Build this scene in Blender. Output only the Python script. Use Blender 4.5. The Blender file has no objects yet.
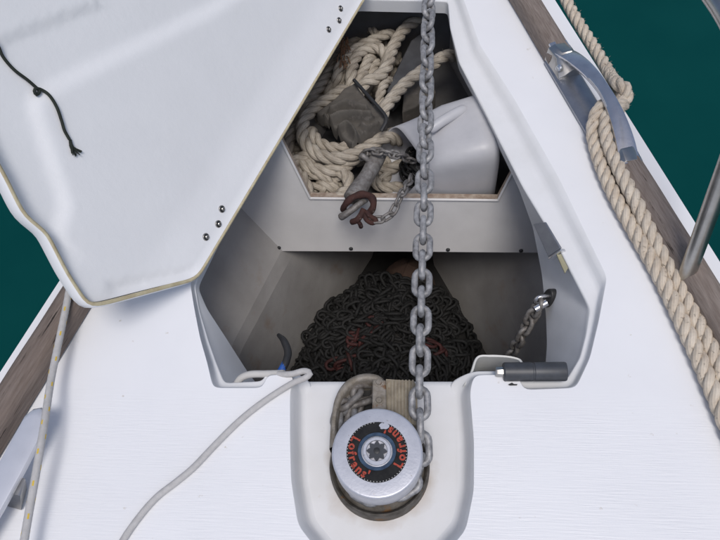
import bpy, bmesh, math, random
from math import radians, sin, cos, pi
from mathutils import Vector, Matrix, noise
from mathutils.geometry import delaunay_2d_cdt

random.seed(7)
SC = bpy.context.scene
COL = SC.collection

# ------------------------------------------------------------------ camera, sky, sun, exposure
CAM_H, FPX = 0.95, 677.0
cd = bpy.data.cameras.new('camera'); cam = bpy.data.objects.new('camera', cd); COL.objects.link(cam)
cd.sensor_width = 36.0; cd.lens = 36.0 * FPX / 720.0; cd.clip_start = 0.02; cd.clip_end = 2000
ROT = (Matrix.Rotation(radians(9.5), 3, 'Z') @ Matrix.Rotation(radians(32), 3, 'X') @ Matrix.Rotation(radians(-8.0), 3, 'Z'))
CPOS = Vector((0, 0, CAM_H))
cam.matrix_world = Matrix.Translation(CPOS) @ ROT.to_4x4()
SC.camera = cam

world = bpy.data.worlds.new('World'); SC.world = world; world.use_nodes = True
wn = world.node_tree; wn.nodes.clear()
wo = wn.nodes.new('ShaderNodeOutputWorld'); wb = wn.nodes.new('ShaderNodeBackground'); ws = wn.nodes.new('ShaderNodeTexSky')
SUN_EL, SUN_AZ = radians(68), radians(165)          # azimuth clockwise from +Y (the bow)
ws.sky_type = 'NISHITA'; ws.sun_disc = False; ws.sun_elevation = SUN_EL; ws.sun_rotation = SUN_AZ
ws.air_density = 1.0; ws.dust_density = 3.0; ws.ozone_density = 1.0
wb.inputs['Strength'].default_value = 0.10
wn.links.new(ws.outputs[0], wb.inputs[0]); wn.links.new(wb.outputs[0], wo.inputs[0])

sl = bpy.data.lights.new('sun', 'SUN'); sl.energy = 1.5; sl.angle = radians(20); sl.color = (1.0, 0.975, 0.945)
sun = bpy.data.objects.new('sun', sl); COL.objects.link(sun)
sdir = Vector((sin(SUN_AZ) * cos(SUN_EL), cos(SUN_AZ) * cos(SUN_EL), sin(SUN_EL)))
sun.rotation_euler = (-sdir).to_track_quat('-Z', 'Y').to_euler(); sun.location = (1, 2, 4)

SC.view_settings.view_transform = 'Standard'; SC.view_settings.look = 'None'
SC.view_settings.exposure = 0.16; SC.view_settings.gamma = 1.0; SC.view_settings.use_curve_mapping = False

# ------------------------------------------------------------------ helpers
def ray(px, py):
    return ROT @ Vector(((px - 360) / FPX, -(py - 270) / FPX, -1.0))
def U(px, py, z=0.0):
    """the place at height z that the photograph shows at pixel (px, py)"""
    d = ray(px, py); return CPOS + d * ((z - CAM_H) / d.z)
def PL(px, py, o, n):
    d = ray(px, py); return CPOS + d * ((o - CPOS).dot(n) / d.dot(n))

flat = lambda v: Vector((v.x, v.y, 0))
def tag(o, label=None, cat=None, group=None, kind=None):
    if label: o['label'] = label
    if cat: o['category'] = cat
    if group: o['group'] = group
    if kind: o['kind'] = kind
    return o
def empty(name, loc, label, cat, group=None):
    o = bpy.data.objects.new(name, None); COL.objects.link(o); o.location = loc
    o.empty_display_size = 0.03
    return tag(o, label, cat, group)

class MB:
    def __init__(s): s.v = []; s.f = []; s.mi = []; s.uv = {}
    def add(s, vs, fs, mi=0):
        b = len(s.v); s.v += [Vector(v) for v in vs]
        for f in fs: s.f.append(tuple(b + i for i in f)); s.mi.append(mi)
    def loft(s, rows, closed=False, mi=0, cap0=False, cap1=False):
        n = len(rows[0]); vs = [p for r in rows for p in r]; fs = []
        m = n if closed else n - 1
        for i in range(len(rows) - 1):
            for j in range(m):
                a = i * n + j; b = i * n + (j + 1) % n
                fs.append((a, b, b + n, a + n))
        if cap0: fs.append(tuple(range(n - 1, -1, -1)))
        if cap1: fs.append(tuple((len(rows) - 1) * n + j for j in range(n)))
        s.add(vs, fs, mi)
    def prism(s, top, bot, mi=0):
        n = len(top)
        s.add(list(top) + list(bot), [tuple(range(n))] + [tuple(range(2 * n - 1, n - 1, -1))] +
              [(i, i + n, (i + 1) % n + n, (i + 1) % n) for i in range(n)], mi)
    def box(s, c, sx, sy, sz, m=None, mi=0):
        M = m or Matrix.Identity(3); c = Vector(c)
        vs = [c + M @ Vector((x * sx / 2, y * sy / 2, z * sz / 2)) for x in (-1, 1) for y in (-1, 1) for z in (-1, 1)]
        s.add(vs, [(0, 1, 3, 2), (4, 6, 7, 5), (0, 4, 5, 1), (2, 3, 7, 6), (0, 2, 6, 4), (1, 5, 7, 3)], mi)
    def lathe(s, prof, c, n=48, ax=None, mi=0):
        c = Vector(c); q = Matrix.Identity(3) if ax is None else Vector((0, 0, 1)).rotation_difference(Vector(ax)).to_matrix()
        rows = [[c + q @ Vector((r * cos(2 * pi * k / n), r * sin(2 * pi * k / n), z)) for k in range(n)] for r, z in prof]
        s.loft(rows, True, mi, cap0=prof[0][0] > 1e-5, cap1=prof[-1][0] > 1e-5)
    def tube(s, pts, r, n=10, mi=0, caps=True, flat=None):
        T, N, B = frames(pts); rows = []
        for i, p in enumerate(pts):
            rr = r(i / (len(pts) - 1)) if callable(r) else r
            rows.append([p + N[i] * (rr * cos(2 * pi * k / n)) + B[i] * (rr * sin(2 * pi * k / n)) for k in range(n)])
        b0 = len(s.f); L = 0.0
        for i in range(len(pts) - 1):
            L2 = L + (pts[i + 1] - pts[i]).length
            for j in range(n): s.uv[b0 + i * n + j] = ((L, j / n), (L, (j + 1) / n), (L2, (j + 1) / n), (L2, j / n))
            L = L2
        s.loft(rows, True, mi, caps, caps)
    def build(s, name, mat, parent=None, smooth=True, bevel=0.0, ang=40, sub=0):
        off = parent_loc(parent)
        me = bpy.data.meshes.new(name)
        me.from_pydata([v - off for v in s.v], [], s.f)
        mats = mat if isinstance(mat, (list, tuple)) else [mat]
        for m in mats: me.materials.append(m)
        for p, k in zip(me.polygons, s.mi): p.material_index = k; p.use_smooth = smooth
        if s.uv:
            lay = me.uv_layers.new(name='UVMap').data
            for fi, q in s.uv.items():
                for li, c in zip(me.polygons[fi].loop_indices, q): lay[li].uv = c
        bm = bmesh.new(); bm.from_mesh(me); bmesh.ops.recalc_face_normals(bm, faces=bm.faces); bm.to_mesh(me); bm.free()
        if smooth and ang is not None: me.set_sharp_from_angle(angle=radians(ang))
        me.update()
        o = bpy.data.objects.new(name, me); COL.objects.link(o)
        if parent: o.parent = parent
        if bevel:
            b = o.modifiers.new('bevel', 'BEVEL'); b.width = bevel; b.segments = 3; b.limit_method = 'ANGLE'; b.angle_limit = radians(35)
        if sub:
            b = o.modifiers.new('sub', 'SUBSURF'); b.levels = b.render_levels = sub
        return o
def parent_loc(p):
    v = Vector((0, 0, 0))
    while p: v = v + p.location; p = p.parent
    return v

def frames(pts, up=None):
    n = len(pts); T = []
    for i in range(n):
        t = pts[min(i + 1, n - 1)] - pts[max(i - 1, 0)]; T.append(t.normalized())
    a = up or Vector((0, 0, 1))
    if abs(T[0].dot(a)) > .95: a = Vector((1, 0, 0))
    N = [(a - T[0] * a.dot(T[0])).normalized()]
    for i in range(1, n):
        v = N[-1] - T[i] * N[-1].dot(T[i])
        N.append(v.normalized() if v.length > 1e-6 else N[-1])
    return T, N, [T[i].cross(N[i]) for i in range(n)]

def spline(P, ds):
    """Catmull-Rom through P, resampled at even steps of about ds"""
    P = [Vector(p) for p in P]; Q = [P[0] * 2 - P[1]] + P + [P[-1] * 2 - P[-2]]; D = []
    for i in range(1, len(Q) - 2):
        a, b, c, d = Q[i - 1:i + 3]
        for k in range(16):
            t = k / 16
            D.append(.5 * ((2 * b) + (c - a) * t + (2 * a - 5 * b + 4 * c - d) * t * t + (3 * b - a - 3 * c + d) * t ** 3))
    D.append(P[-1]); return resample(D, ds)
def resample(D, ds):
    L = [0]
    for i in range(1, len(D)): L.append(L[-1] + (D[i] - D[i - 1]).length)
    n = max(2, round(L[-1] / ds)); out = []; j = 0
    for k in range(n + 1):
        s = L[-1] * k / n
        while j < len(D) - 2 and L[j + 1] < s: j += 1
        t = (s - L[j]) / max(1e-9, L[j + 1] - L[j]); out.append(D[j].lerp(D[j + 1], min(1, t)))
    return out

def rope_into(mb, P, R, lay=2.7, seg=13, sides=8, hand=1):
    ds = 2 * R * lay / seg; pts = spline(P, ds); T, N, B = frames(pts); ph0 = random.random() * 6
    for k in range(3):
        cl = []
        for i, p in enumerate(pts):
            a = ph0 + hand * (2 * pi * i / seg) + k * 2 * pi / 3
            cl.append(p + (N[i] * cos(a) + B[i] * sin(a)) * (R * .50))
        mb.tube(cl, R * .525, sides)

def link_mb(pitch, width, d, ns=8, nt=8):
    rr = (width - d) / 2; a = (pitch + d - 2 * rr) / 2; c = []
    for k in range(ns + 1): t = -pi / 2 + pi * k / ns; c.append(Vector((a + rr * cos(t), rr * sin(t), 0)))
    for k in range(ns + 1): t = pi / 2 + pi * k / ns; c.append(Vector((-a + rr * cos(t), rr * sin(t), 0)))
    n = len(c); rows = []
    for i in range(n):
        t = (c[(i + 1) % n] - c[i - 1]).normalized(); nn = Vector((-t.y, t.x, 0))
        rows.append([c[i] + nn * (d / 2 * cos(2 * pi * k / nt)) + Vector((0, 0, d / 2 * sin(2 * pi * k / nt))) for k in range(nt)])
    rows.append(rows[0]); mb = MB(); mb.loft(rows, True); return mb

def link_mesh(name, mat, *a, **k):
    mb = link_mb(*a, **k); me = bpy.data.meshes.new(name); me.from_pydata(mb.v, [], mb.f)
    for p in me.polygons: p.use_smooth = True
    bm = bmesh.new(); bm.from_mesh(me); bmesh.ops.remove_doubles(bm, verts=bm.verts, dist=1e-6); bmesh.ops.recalc_face_normals(bm, faces=bm.faces); bm.to_mesh(me); bm.free()
    me.materials.append(mat); return me

def lay_chain(root, me, P, pitch, roll0=0.0, twist=0.0, jit=.08, twf=None):
    pts = spline(P, pitch); T, N, B = frames(pts, Vector((0, 0, 1)))
    for i in range(len(pts) - 1):
        m = (pts[i] + pts[i + 1]) / 2; t = (pts[i + 1] - pts[i]).normalized()
        n = (N[i] - t * N[i].dot(t)).normalized(); b = t.cross(n)
        base = twf(i) if twf else roll0 + twist * i
        a = base + (pi / 2 if i % 2 else 0) + random.uniform(-jit, jit)
        z = n * cos(a) + b * sin(a); y = z.cross(t)
        o = bpy.data.objects.new('link', me); COL.objects.link(o)
        o.matrix_local = Matrix.Translation(m - root.location) @ Matrix((t, y, z)).transposed().to_4x4()
        o.parent = root

# ------------------------------------------------------------------ materials
def mat(name, col, rough=.5, metal=0.0, var=None, vs=30.0, bump=0.0, bs=200.0, detail=4, spots=None, ss=8.0, st=(.6, .7), stretch=None, rnd=0.0, spec=None, coat=0.0):
    m = bpy.data.materials.new(name); m.use_nodes = True; nt = m.node_tree; N = nt.nodes; L = nt.links
    b = N['Principled BSDF']; b.inputs['Roughness'].default_value = rough; b.inputs['Metallic'].default_value = metal
    if spec is not None: b.inputs['Specular IOR Level'].default_value = spec
    if coat: b.inputs['Coat Weight'].default_value = coat; b.inputs['Coat Roughness'].default_value = .12
    tc = N.new('ShaderNodeTexCoord'); vec = tc.outputs['Object']
    if stretch:
        mp = N.new('ShaderNodeMapping'); mp.inputs['Scale'].default_value = stretch; L.new(vec, mp.inputs['Vector']); vec = mp.outputs[0]
    if rnd:
        oi = N.new('ShaderNodeObjectInfo'); va = N.new('ShaderNodeVectorMath'); va.operation = 'MULTIPLY_ADD'
        L.new(oi.outputs['Random'], va.inputs[0]); va.inputs[1].default_value = (7, 13, 5); L.new(vec, va.inputs[2]); vec = va.outputs[0]
    def nz(scale, det=detail):
        n = N.new('ShaderNodeTexNoise'); n.inputs['Scale'].default_value = scale; n.inputs['Detail'].default_value = det; n.inputs['Roughness'].default_value = .6
        L.new(vec, n.inputs['Vector']); return n.outputs['Fac']
    def ramp(fac, a, c):
        r = N.new('ShaderNodeMapRange'); r.inputs['From Min'].default_value = a; r.inputs['From Max'].default_value = c; L.new(fac, r.inputs['Value']); return r.outputs[0]
    def mix(fac, A, Bc):
        x = N.new('ShaderNodeMix'); x.data_type = 'RGBA'; L.new(fac, x.inputs['Factor'])
        for s, k in ((A, 6), (Bc, 7)):
            if isinstance(s, tuple): x.inputs[k].default_value = (*s, 1)
            else: L.new(s, x.inputs[k])
        return x.outputs[2]
    c = tuple(col)
    if var: c = mix(ramp(nz(vs), .3, .7), c, tuple(var))
    if spots: c = mix(ramp(nz(ss, 5), *st), c, tuple(spots))
    if isinstance(c, tuple): b.inputs['Base Color'].default_value = (*c, 1)
    else: L.new(c, b.inputs['Base Color'])
    if bump:
        bn = N.new('ShaderNodeBump'); bn.inputs['Strength'].default_value = 1; bn.inputs['Distance'].default_value = bump
        L.new(nz(bs), bn.inputs['Height']); L.new(bn.outputs[0], b.inputs['Normal'])
    m['_h'] = 1
    return m

M = {}
M['gel'] = mat('white_gelcoat', (.78, .79, .81), .38, var=(.75, .755, .775), vs=9, bump=.0006, bs=25, spots=(.55, .50, .42), ss=70, st=(.74, .80))
M['coam'] = mat('coaming_gelcoat', (.74, .745, .76), .4, var=(.68, .685, .69), vs=12, bump=.0004, bs=30, spots=(.5, .42, .32), ss=25, st=(.70, .85))
M['lid'] = mat('lid_gelcoat', (.81, .815, .83), .42, var=(.78, .785, .80), vs=10, bump=.0004, bs=70, spots=(.3, .28, .25), ss=75, st=(.755, .80))
M['raw'] = mat('raw_laminate', (.55, .50, .34), .7, var=(.40, .33, .20), vs=60, bump=.0006, bs=200)
M['liner'] = mat('locker_liner', (.36, .345, .33), .6, var=(.27, .255, .24), vs=8, spots=(.24, .16, .10), ss=7, st=(.60, .80), bump=.001, bs=40)
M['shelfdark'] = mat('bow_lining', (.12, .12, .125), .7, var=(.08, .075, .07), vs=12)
M['bulk'] = mat('bulkhead_gelcoat', (.64, .63, .625), .45, var=(.57, .56, .555), vs=10, spots=(.32, .24, .17), ss=16, st=(.72, .85), bump=.0005, bs=40)
M['bulkedge'] = mat('bulkhead_edge', (.45, .38, .31), .7, var=(.22, .15, .11), vs=70, bump=.0008, bs=150)
M['rope'] = mat('old_rope', (.50, .45, .375), .9, var=(.28, .24, .19), vs=38, bump=.0007, bs=700, spots=(.20, .10, .05), ss=11, st=(.66, .74))
M['mrope'] = mat('mooring_rope', (.66, .585, .485), .85, var=(.50, .42, .33), vs=60, bump=.0006, bs=900)
M['galv'] = mat('galvanised_steel', (.41, .41, .42), .55, .35, var=(.14, .14, .145), vs=110, bump=.0004, bs=500, rnd=1)
M['galvwear'] = mat('worn_galvanised_steel', (.27, .26, .25), .6, .4, var=(.13, .115, .105), vs=120, bump=.0007, bs=350, rnd=1)
M['chaindark'] = mat('tarnished_chain', (.014, .0135, .013), .75, .2, var=(.008, .008, .008), vs=60, rnd=1)
M['chainred'] = mat('red_painted_chain', (.055, .008, .007), .75, 0, var=(.025, .007, .006), vs=60, rnd=1)
M['rust'] = mat('rusted_steel', (.060, .022, .016), .85, .1, var=(.028, .012, .011), vs=70, spots=(.16, .13, .11), ss=60, st=(.62, .70), bump=.0012, bs=220)
M['chrome'] = mat('polished_steel', (.74, .74, .75), .24, .9, var=(.62, .63, .66), vs=60, bump=.0002, bs=120)
M['bluechrome'] = mat('weathered_chrome', (.62, .62, .64), .25, .9, var=(.50, .50, .53), vs=45, bump=.0003, bs=90)
M['palemetal'] = mat('satin_alloy', (.66, .67, .72), .4, .45, var=(.60, .61, .66), vs=30, spots=(.45, .42, .38), ss=60, st=(.70, .78))
M['bluesteel'] = mat('dull_steel', (.34, .35, .38), .38, .85, var=(.27, .28, .31), vs=60)
M['brushed'] = mat('brushed_stainless', (.50, .49, .47), .3, 1, var=(.38, .37, .35), vs=40, stretch=(1, 1, 1))
M['alu'] = mat('cast_aluminium', (.60, .61, .66), .45, .6, var=(.50, .51, .56), vs=45, spots=(.33, .30, .27), ss=120, st=(.67, .73), bump=.0002, bs=300)
M['aludirty'] = mat('corroded_aluminium', (.30, .275, .245), .65, .3, var=(.17, .145, .11), vs=70, spots=(.18, .10, .05), ss=40, st=(.60, .68), bump=.001, bs=200)
M['basemetal'] = mat('stained_base_metal', (.15, .138, .122), .75, .3, var=(.06, .052, .042), vs=60, spots=(.16, .09, .04), ss=45, st=(.58, .66), bump=.001, bs=200)
M['black'] = mat('black_rubber', (.018, .018, .02), .5, var=(.03, .03, .03), vs=80)
M['grey'] = mat('dark_grey_plastic', (.055, .06, .07), .45, var=(.035, .037, .042), vs=50)
M['label'] = mat('black_label', (.010, .010, .012), .75, spec=.2, var=(.022, .022, .022), vs=90, spots=(.35, .33, .32), ss=160, st=(.74, .78))
M['redprint'] = mat('red_print', (.42, .07, .045), .7, spec=.2, var=(.32, .06, .04), vs=150, spots=(.03, .02, .02), ss=300, st=(.58, .66))
M['blue'] = mat('blue_anodised', (.07, .12, .19), .4, .5, var=(.03, .05, .09), vs=120)
M['bluetape'] = mat('blue_tape', (.02, .10, .40), .5)
M['jug'] = mat('milky_plastic', (.50, .50, .52), .42, var=(.42, .42, .44), vs=12, spots=(.36, .33, .30), ss=22, st=(.66, .8), bump=.0008, bs=20)
M['cloth'] = mat('oily_canvas', (.115, .105, .092), .95, var=(.07, .063, .055), vs=30, bump=.0004, bs=600, spots=(.15, .135, .12), ss=40, st=(.58, .7))
M['slab'] = mat('grey_slab', (.085, .088, .095), .7, var=(.05, .05, .055), vs=20, bump=.0005, bs=100)
M['cord'] = mat('dark_green_cord', (.018, .026, .018), .8, var=(.008, .01, .008), vs=200)
M['white_line'] = mat('white_braid', (.50, .49, .485), .8, var=(.42, .41, .405), vs=120, bump=.0005, bs=900)
M['hose'] = mat('white_hose', (.56, .55, .53), .45, var=(.5, .49, .47), vs=40)
M['fleck'] = mat('yellow_fleck', (.60, .42, .06), .8)
M['yel'] = mat('yellowed_tape', (.40, .37, .24), .7)
M['bracket'] = mat('off_white_plastic', (.62, .62, .60), .45, var=(.55, .55, .53), vs=30)
M['brown'] = mat('brown_silt', (.075, .042, .03), .9, var=(.05, .03, .02), vs=15, bump=.003, bs=40)
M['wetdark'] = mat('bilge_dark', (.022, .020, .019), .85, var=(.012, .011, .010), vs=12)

def yarn(m, n, lay, dist, dark):
    nt = m.node_tree; N = nt.nodes; L = nt.links; b = N['Principled BSDF']
    uv = N.new('ShaderNodeUVMap'); sx = N.new('ShaderNodeSeparateXYZ'); L.new(uv.outputs[0], sx.inputs[0])
    a = N.new('ShaderNodeMath'); a.operation = 'MULTIPLY'; L.new(sx.outputs['X'], a.inputs[0]); a.inputs[1].default_value = 1 / lay
    c = N.new('ShaderNodeMath'); c.operation = 'MULTIPLY_ADD'; L.new(sx.outputs['Y'], c.inputs[0]); c.inputs[1].default_value = n; L.new(a.outputs[0], c.inputs[2])
    d = N.new('ShaderNodeMath'); d.operation = 'PINGPONG'; L.new(c.outputs[0], d.inputs[0]); d.inputs[1].default_value = .5
    tc = N.new('ShaderNodeTexCoord'); nz = N.new('ShaderNodeTexNoise'); nz.inputs['Scale'].default_value = 260; nz.inputs['Detail'].default_value = 5; L.new(tc.outputs['Object'], nz.inputs['Vector'])
    e = N.new('ShaderNodeMath'); e.operation = 'MULTIPLY_ADD'; L.new(nz.outputs['Fac'], e.inputs[0]); e.inputs[1].default_value = .7; L.new(d.outputs[0], e.inputs[2])
    bn = N.new('ShaderNodeBump'); bn.inputs['Strength'].default_value = 1; bn.inputs['Distance'].default_value = dist; L.new(e.outputs[0], bn.inputs['Height']); L.new(bn.outputs[0], b.inputs['Normal'])
    src = b.inputs['Base Color'].links[0].from_socket
    mr_ = N.new('ShaderNodeMapRange'); mr_.inputs['From Min'].default_value = .25; mr_.inputs['From Max'].default_value = .75; mr_.inputs['To Min'].default_value = dark; mr_.inputs['To Max'].default_value = 1.0; L.new(e.outputs[0], mr_.inputs['Value'])
    vm = N.new('ShaderNodeVectorMath'); vm.operation = 'SCALE'; L.new(src, vm.inputs[0]); L.new(mr_.outputs[0], vm.inputs['Scale']); L.new(vm.outputs[0], b.inputs['Base Color'])
yarn(M['rope'], 8, .05, .0008, .78); yarn(M['mrope'], 9, .04, .0007, .85)

M['recess'] = mat('recess_gelcoat', (.74, .745, .76), .4, var=(.69, .69, .69), vs=12, bump=.0004, bs=30, spots=(.5, .42, .32), ss=25, st=(.68, .85))
def stain(m):
    nt = m.node_tree; N = nt.nodes; L = nt.links; b = N['Principled BSDF']; c = U(377, 452, .045)
    tc = N.new('ShaderNodeTexCoord'); v = N.new('ShaderNodeVectorMath'); v.operation = 'DISTANCE'; L.new(tc.outputs['Object'], v.inputs[0]); v.inputs[1].default_value = (c.x, c.y, -.045)
    n = N.new('ShaderNodeTexNoise'); n.inputs['Scale'].default_value = 28; n.inputs['Detail'].default_value = 6; L.new(tc.outputs['Object'], n.inputs['Vector'])
    a = N.new('ShaderNodeMath'); a.operation = 'MULTIPLY_ADD'; L.new(n.outputs['Fac'], a.inputs[0]); a.inputs[1].default_value = -.05; L.new(v.outputs['Value'], a.inputs[2])
    f = N.new('ShaderNodeMapRange'); L.new(a.outputs[0], f.inputs['Value']); f.inputs['From Min'].default_value = .042; f.inputs['From Max'].default_value = .062; f.inputs['To Min'].default_value = .42; f.inputs['To Max'].default_value = 0
    mx = N.new('ShaderNodeMix'); mx.data_type = 'RGBA'; L.new(f.outputs[0], mx.inputs['Factor']); L.new(b.inputs['Base Color'].links[0].from_socket, mx.inputs[6]); mx.inputs[7].default_value = (.36, .26, .16, 1); L.new(mx.outputs[2], b.inputs['Base Color'])
stain(M['recess'])

def wood():
    m = mat('weathered_teak', (.25, .21, .185), .8, var=(.14, .108, .09), vs=5, stretch=(6, 70, 70), bump=.0014, bs=4, detail=8, spots=(.05, .035, .028), ss=3.2, st=(.62, .70))
    return m
M['teak'] = wood()
M['oldteak'] = mat('cracked_teak', (.21, .17, .148), .85, var=(.125, .094, .078), vs=4, stretch=(5, 60, 60), bump=.0022, bs=3, detail=9, spots=(.022, .015, .012), ss=2.6, st=(.62, .68))

def nonslip():
    m = mat('deck_gelcoat', (.785, .79, .81), .4, var=(.755, .76, .78), vs=7, spots=(.50, .45, .38), ss=48, st=(.685, .76))
    nt = m.node_tree; N = nt.nodes; L = nt.links; b = N['Principled BSDF']
    tc = N.new('ShaderNodeTexCoord'); sx = N.new('ShaderNodeSeparateXYZ'); L.new(tc.outputs['Object'], sx.inputs[0])
    def streak(sx_, sy_):
        mp = N.new('ShaderNodeMapping'); mp.inputs['Rotation'].default_value = (0, 0, radians(-1.2)); mp.inputs['Scale'].default_value = (sx_, sy_, 1); L.new(tc.outputs['Object'], mp.inputs[0])
        w = N.new('ShaderNodeTexNoise'); w.inputs['Scale'].default_value = 1; w.inputs['Detail'].default_value = 2; L.new(mp.outputs[0], w.inputs['Vector']); return w.outputs['Fac']
    a = N.new('ShaderNodeMath'); a.operation = 'MULTIPLY_ADD'; L.new(streak(300, 14), a.inputs[0]); a.inputs[1].default_value = .35; L.new(streak(22, 420), a.inputs[2])
    mk = N.new('ShaderNodeMapRange'); mk.inputs['From Min'].default_value = .40; mk.inputs['From Max'].default_value = .33; L.new(sx.outputs['Y'], mk.inputs['Value'])
    nn = N.new('ShaderNodeTexNoise'); nn.inputs['Scale'].default_value = 14; L.new(tc.outputs['Object'], nn.inputs['Vector'])
    h = N.new('ShaderNodeMath'); h.operation = 'MULTIPLY'; L.new(a.outputs[0], h.inputs[0]); L.new(mk.outputs[0], h.inputs[1])
    h2 = N.new('ShaderNodeMath'); h2.operation = 'MULTIPLY'; L.new(h.outputs[0], h2.inputs[0]); L.new(nn.outputs['Fac'], h2.inputs[1])
    bn = N.new('ShaderNodeBump'); bn.inputs['Strength'].default_value = 1; bn.inputs['Distance'].default_value = .0009
    L.new(h2.outputs[0], bn.inputs['Height']); L.new(bn.outputs[0], b.inputs['Normal'])
    return m
M['deck'] = nonslip()

def water():
    m = bpy.data.materials.new('harbour_water'); m.use_nodes = True; nt = m.node_tree; N = nt.nodes; L = nt.links; b = N['Principled BSDF']
    b.inputs['Base Color'].default_value = (.0018, .050, .049, 1); b.inputs['Roughness'].default_value = .2; b.inputs['IOR'].default_value = 1.33
    b.inputs['Specular IOR Level'].default_value = .04
    tc = N.new('ShaderNodeTexCoord'); n = N.new('ShaderNodeTexNoise'); n.inputs['Scale'].default_value = 2.2; n.inputs['Detail'].default_value = 4
    L.new(tc.outputs['Object'], n.inputs['Vector'])
    mx = N.new('ShaderNodeMix'); mx.data_type = 'RGBA'; L.new(n.outputs['Fac'], mx.inputs['Factor'])
    mx.inputs[6].default_value = (.0014, .041, .041, 1); mx.inputs[7].default_value = (.0040, .060, .057, 1); L.new(mx.outputs[2], b.inputs['Base Color'])
    bn = N.new('ShaderNodeBump'); bn.inputs['Strength'].default_value = .4; bn.inputs['Distance'].default_value = .01; L.new(n.outputs['Fac'], bn.inputs['Height']); L.new(bn.outputs[0], b.inputs['Normal'])
    return m
M['water'] = water()

# ------------------------------------------------------------------ the setting: water, hull, deck
w = MB(); w.add([(-600, -600, -1.3), (600, -600, -1.3), (600, 600, -1.3), (-600, 600, -1.3)], [(0, 1, 2, 3)])
tag(w.build('water', M['water'], smooth=False), kind='structure')

ra, rb = U(555, 0), U(720, 262); la, lb = U(60, 280), U(8, 360)
def ext(a, b, y): return a + (b - a) * ((y - a.y) / (b.y - a.y))
def side_line(a, b):
    pts = []
    for y in (-1.3, -.9, -.5, -.1):
        p = ext(a, b, .3); q = ext(a, b, y); k = (.3 - y); p = Vector((q.x + (p.x - q.x) * .16 * k, y, 0)); pts.append(p)
    return pts + [ext(a, b, .3), ext(a, b, .8), ext(a, b, 1.3)]
RS = side_line(ra, rb); LS = side_line(la, lb)
bow = Vector(((RS[-1].x + LS[-1].x) / 2 - .0, 2.15, 0))
def bowcurve(p): return [p.lerp(bow, .35) + Vector(((p.x - bow.x) * .06, 0, 0)), p.lerp(bow, .7) + Vector(((p.x - bow.x) * .05, 0, 0))]
deck_out = RS + bowcurve(RS[-1]) + [bow] + list(reversed(bowcurve(LS[-1]))) + list(reversed(LS))

# outline of the locker opening: (outer edge S, fold F, wall foot W); W given as (px, py, z) or a drop
ZF, ZR = -.018, -.045
E = [((465, 3), (450, 27), (451, 35, -.06)), ((480, 45), (459, 62), (459, 70, -.06)), ((515, 100), (485, 112), (485, 119, -.06)),
     ((560, 180), (523, 187), (519, 189, -.05)), ((585, 232), (555, 240), (533, 228, -.11)), ((607, 277), (590, 308), (542, 275, -.145)),
     ((599, 320), (586, 335), (546, 315, -.15)), ((590, 358), (580, 358), (547, 345, -.15)), ((576, 388), (566, 381), (545, 372, -.15)),
     ((523, 390), (521, 381), -.15), ((518, 375), (517, 371), -.15), ((474, 375), (472, 371), -.15),
     ((470, 392), (449, 382, ZR), ZR), ((474, 440), (455, 440, ZR), ZR), ((474, 490), (454, 485, ZR), ZR), ((466, 530), (446, 515, ZR), ZR),
     ((440, 560), (425, 538, ZR), ZR), ((380, 572), (382, 546, ZR), ZR), ((325, 560), (342, 538, ZR), ZR), ((298, 525), (322, 515, ZR), ZR),
     ((291, 480), (314, 480, ZR), ZR), ((290, 440), (312, 440, ZR), ZR), ((290, 392), (312, 382, ZR), ZR),
     ((294, 375), (293, 371), -.15), ((267, 375), (267, 371), -.15), ((263, 388), (263, 381), -.15),
     ((213, 388), (224, 383, -.03), (249, 374, -.16)), ((207, 362), (216, 363, -.04), (238, 357, -.14)), ((200, 338), (208, 340, -.034), (226, 338, -.10)),
     ((194, 307), (199, 309, -.025), (207, 309, -.05)), ((190, 282), (195, 285, -.016), (198, 288, -.03)),
     ((225, 205), (235, 205), -.03), ((282, 110), (291, 110), -.03), ((344, -18), (356, -1), -.05), ((456, -18), (448, 1), -.05)]
SS, FF, WW = [], [], []
for s, f_, w_ in E:
    SS.append(U(*s)); fz = f_[2] if len(f_) > 2 else ZF; F = U(f_[0], f_[1], fz); FF.append(F)
    WW.append(U(*w_) if isinstance(w_, tuple) else Vector((F.x, F.y, w_)))
def dense(P, n, it):
    D = []; m = len(P)
    for i in range(m):
        for k in range(n): D.append(P[i].lerp(P[(i + 1) % m], k / n))
    for _ in range(it): D = [(D[i - 1] + D[i] * 2 + D[(i + 1) % len(D)]) / 4 for i in range(len(D))]
    return D
# same number of points per metre matters for even rounding: subdivide by segment length of S
def dense3(n_per=.005, it=4):
    S, F, W_ = [], [], []; m = len(SS)
    for i in range(m):
        j = (i + 1) % m; n = max(3, int((SS[j] - SS[i]).length / n_per))
        for k in range(n):
            t = k / n; S.append(SS[i].lerp(SS[j], t)); F.append(FF[i].lerp(FF[j], t)); W_.append(WW[i].lerp(WW[j], t))
    def sm(D):
        for _ in range(it): D = [(D[i - 1] + D[i] * 2 + D[(i + 1) % len(D)]) / 4 for i in range(len(D))]
        return D
    return sm(S), sm(F), sm(W_)
S_, F_, W_ = dense3()
rows = [S_]
for t, zf in ((.10, .10), (.19, .32), (.27, .62), (.36, .86), (.48, .97), (.75, 1.0), (.93, 1.0)):
    rows.append([Vector((s.x + (f.x - s.x) * t, s.y + (f.y - s.y) * t, s.z + (f.z - s.z) * zf)) for s, f in zip(S_, F_)])
def rowFW(t, dz, ex=0):
    return [f.lerp(w_, t) + Vector((0, 0, dz)) for f, w_ in zip(F_, W_)]
rows += [[f + Vector((0, 0, -.0008)) for f in F_], rowFW(.03, -.003), rowFW(.08, -.004), rowFW(.3, -.002), rowFW(.65, 0), rowFW(1, 0)]
c = MB(); c.loft(rows, True)
tag(c.build('locker_coaming', M['coam'], ang=None), kind='structure')

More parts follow.
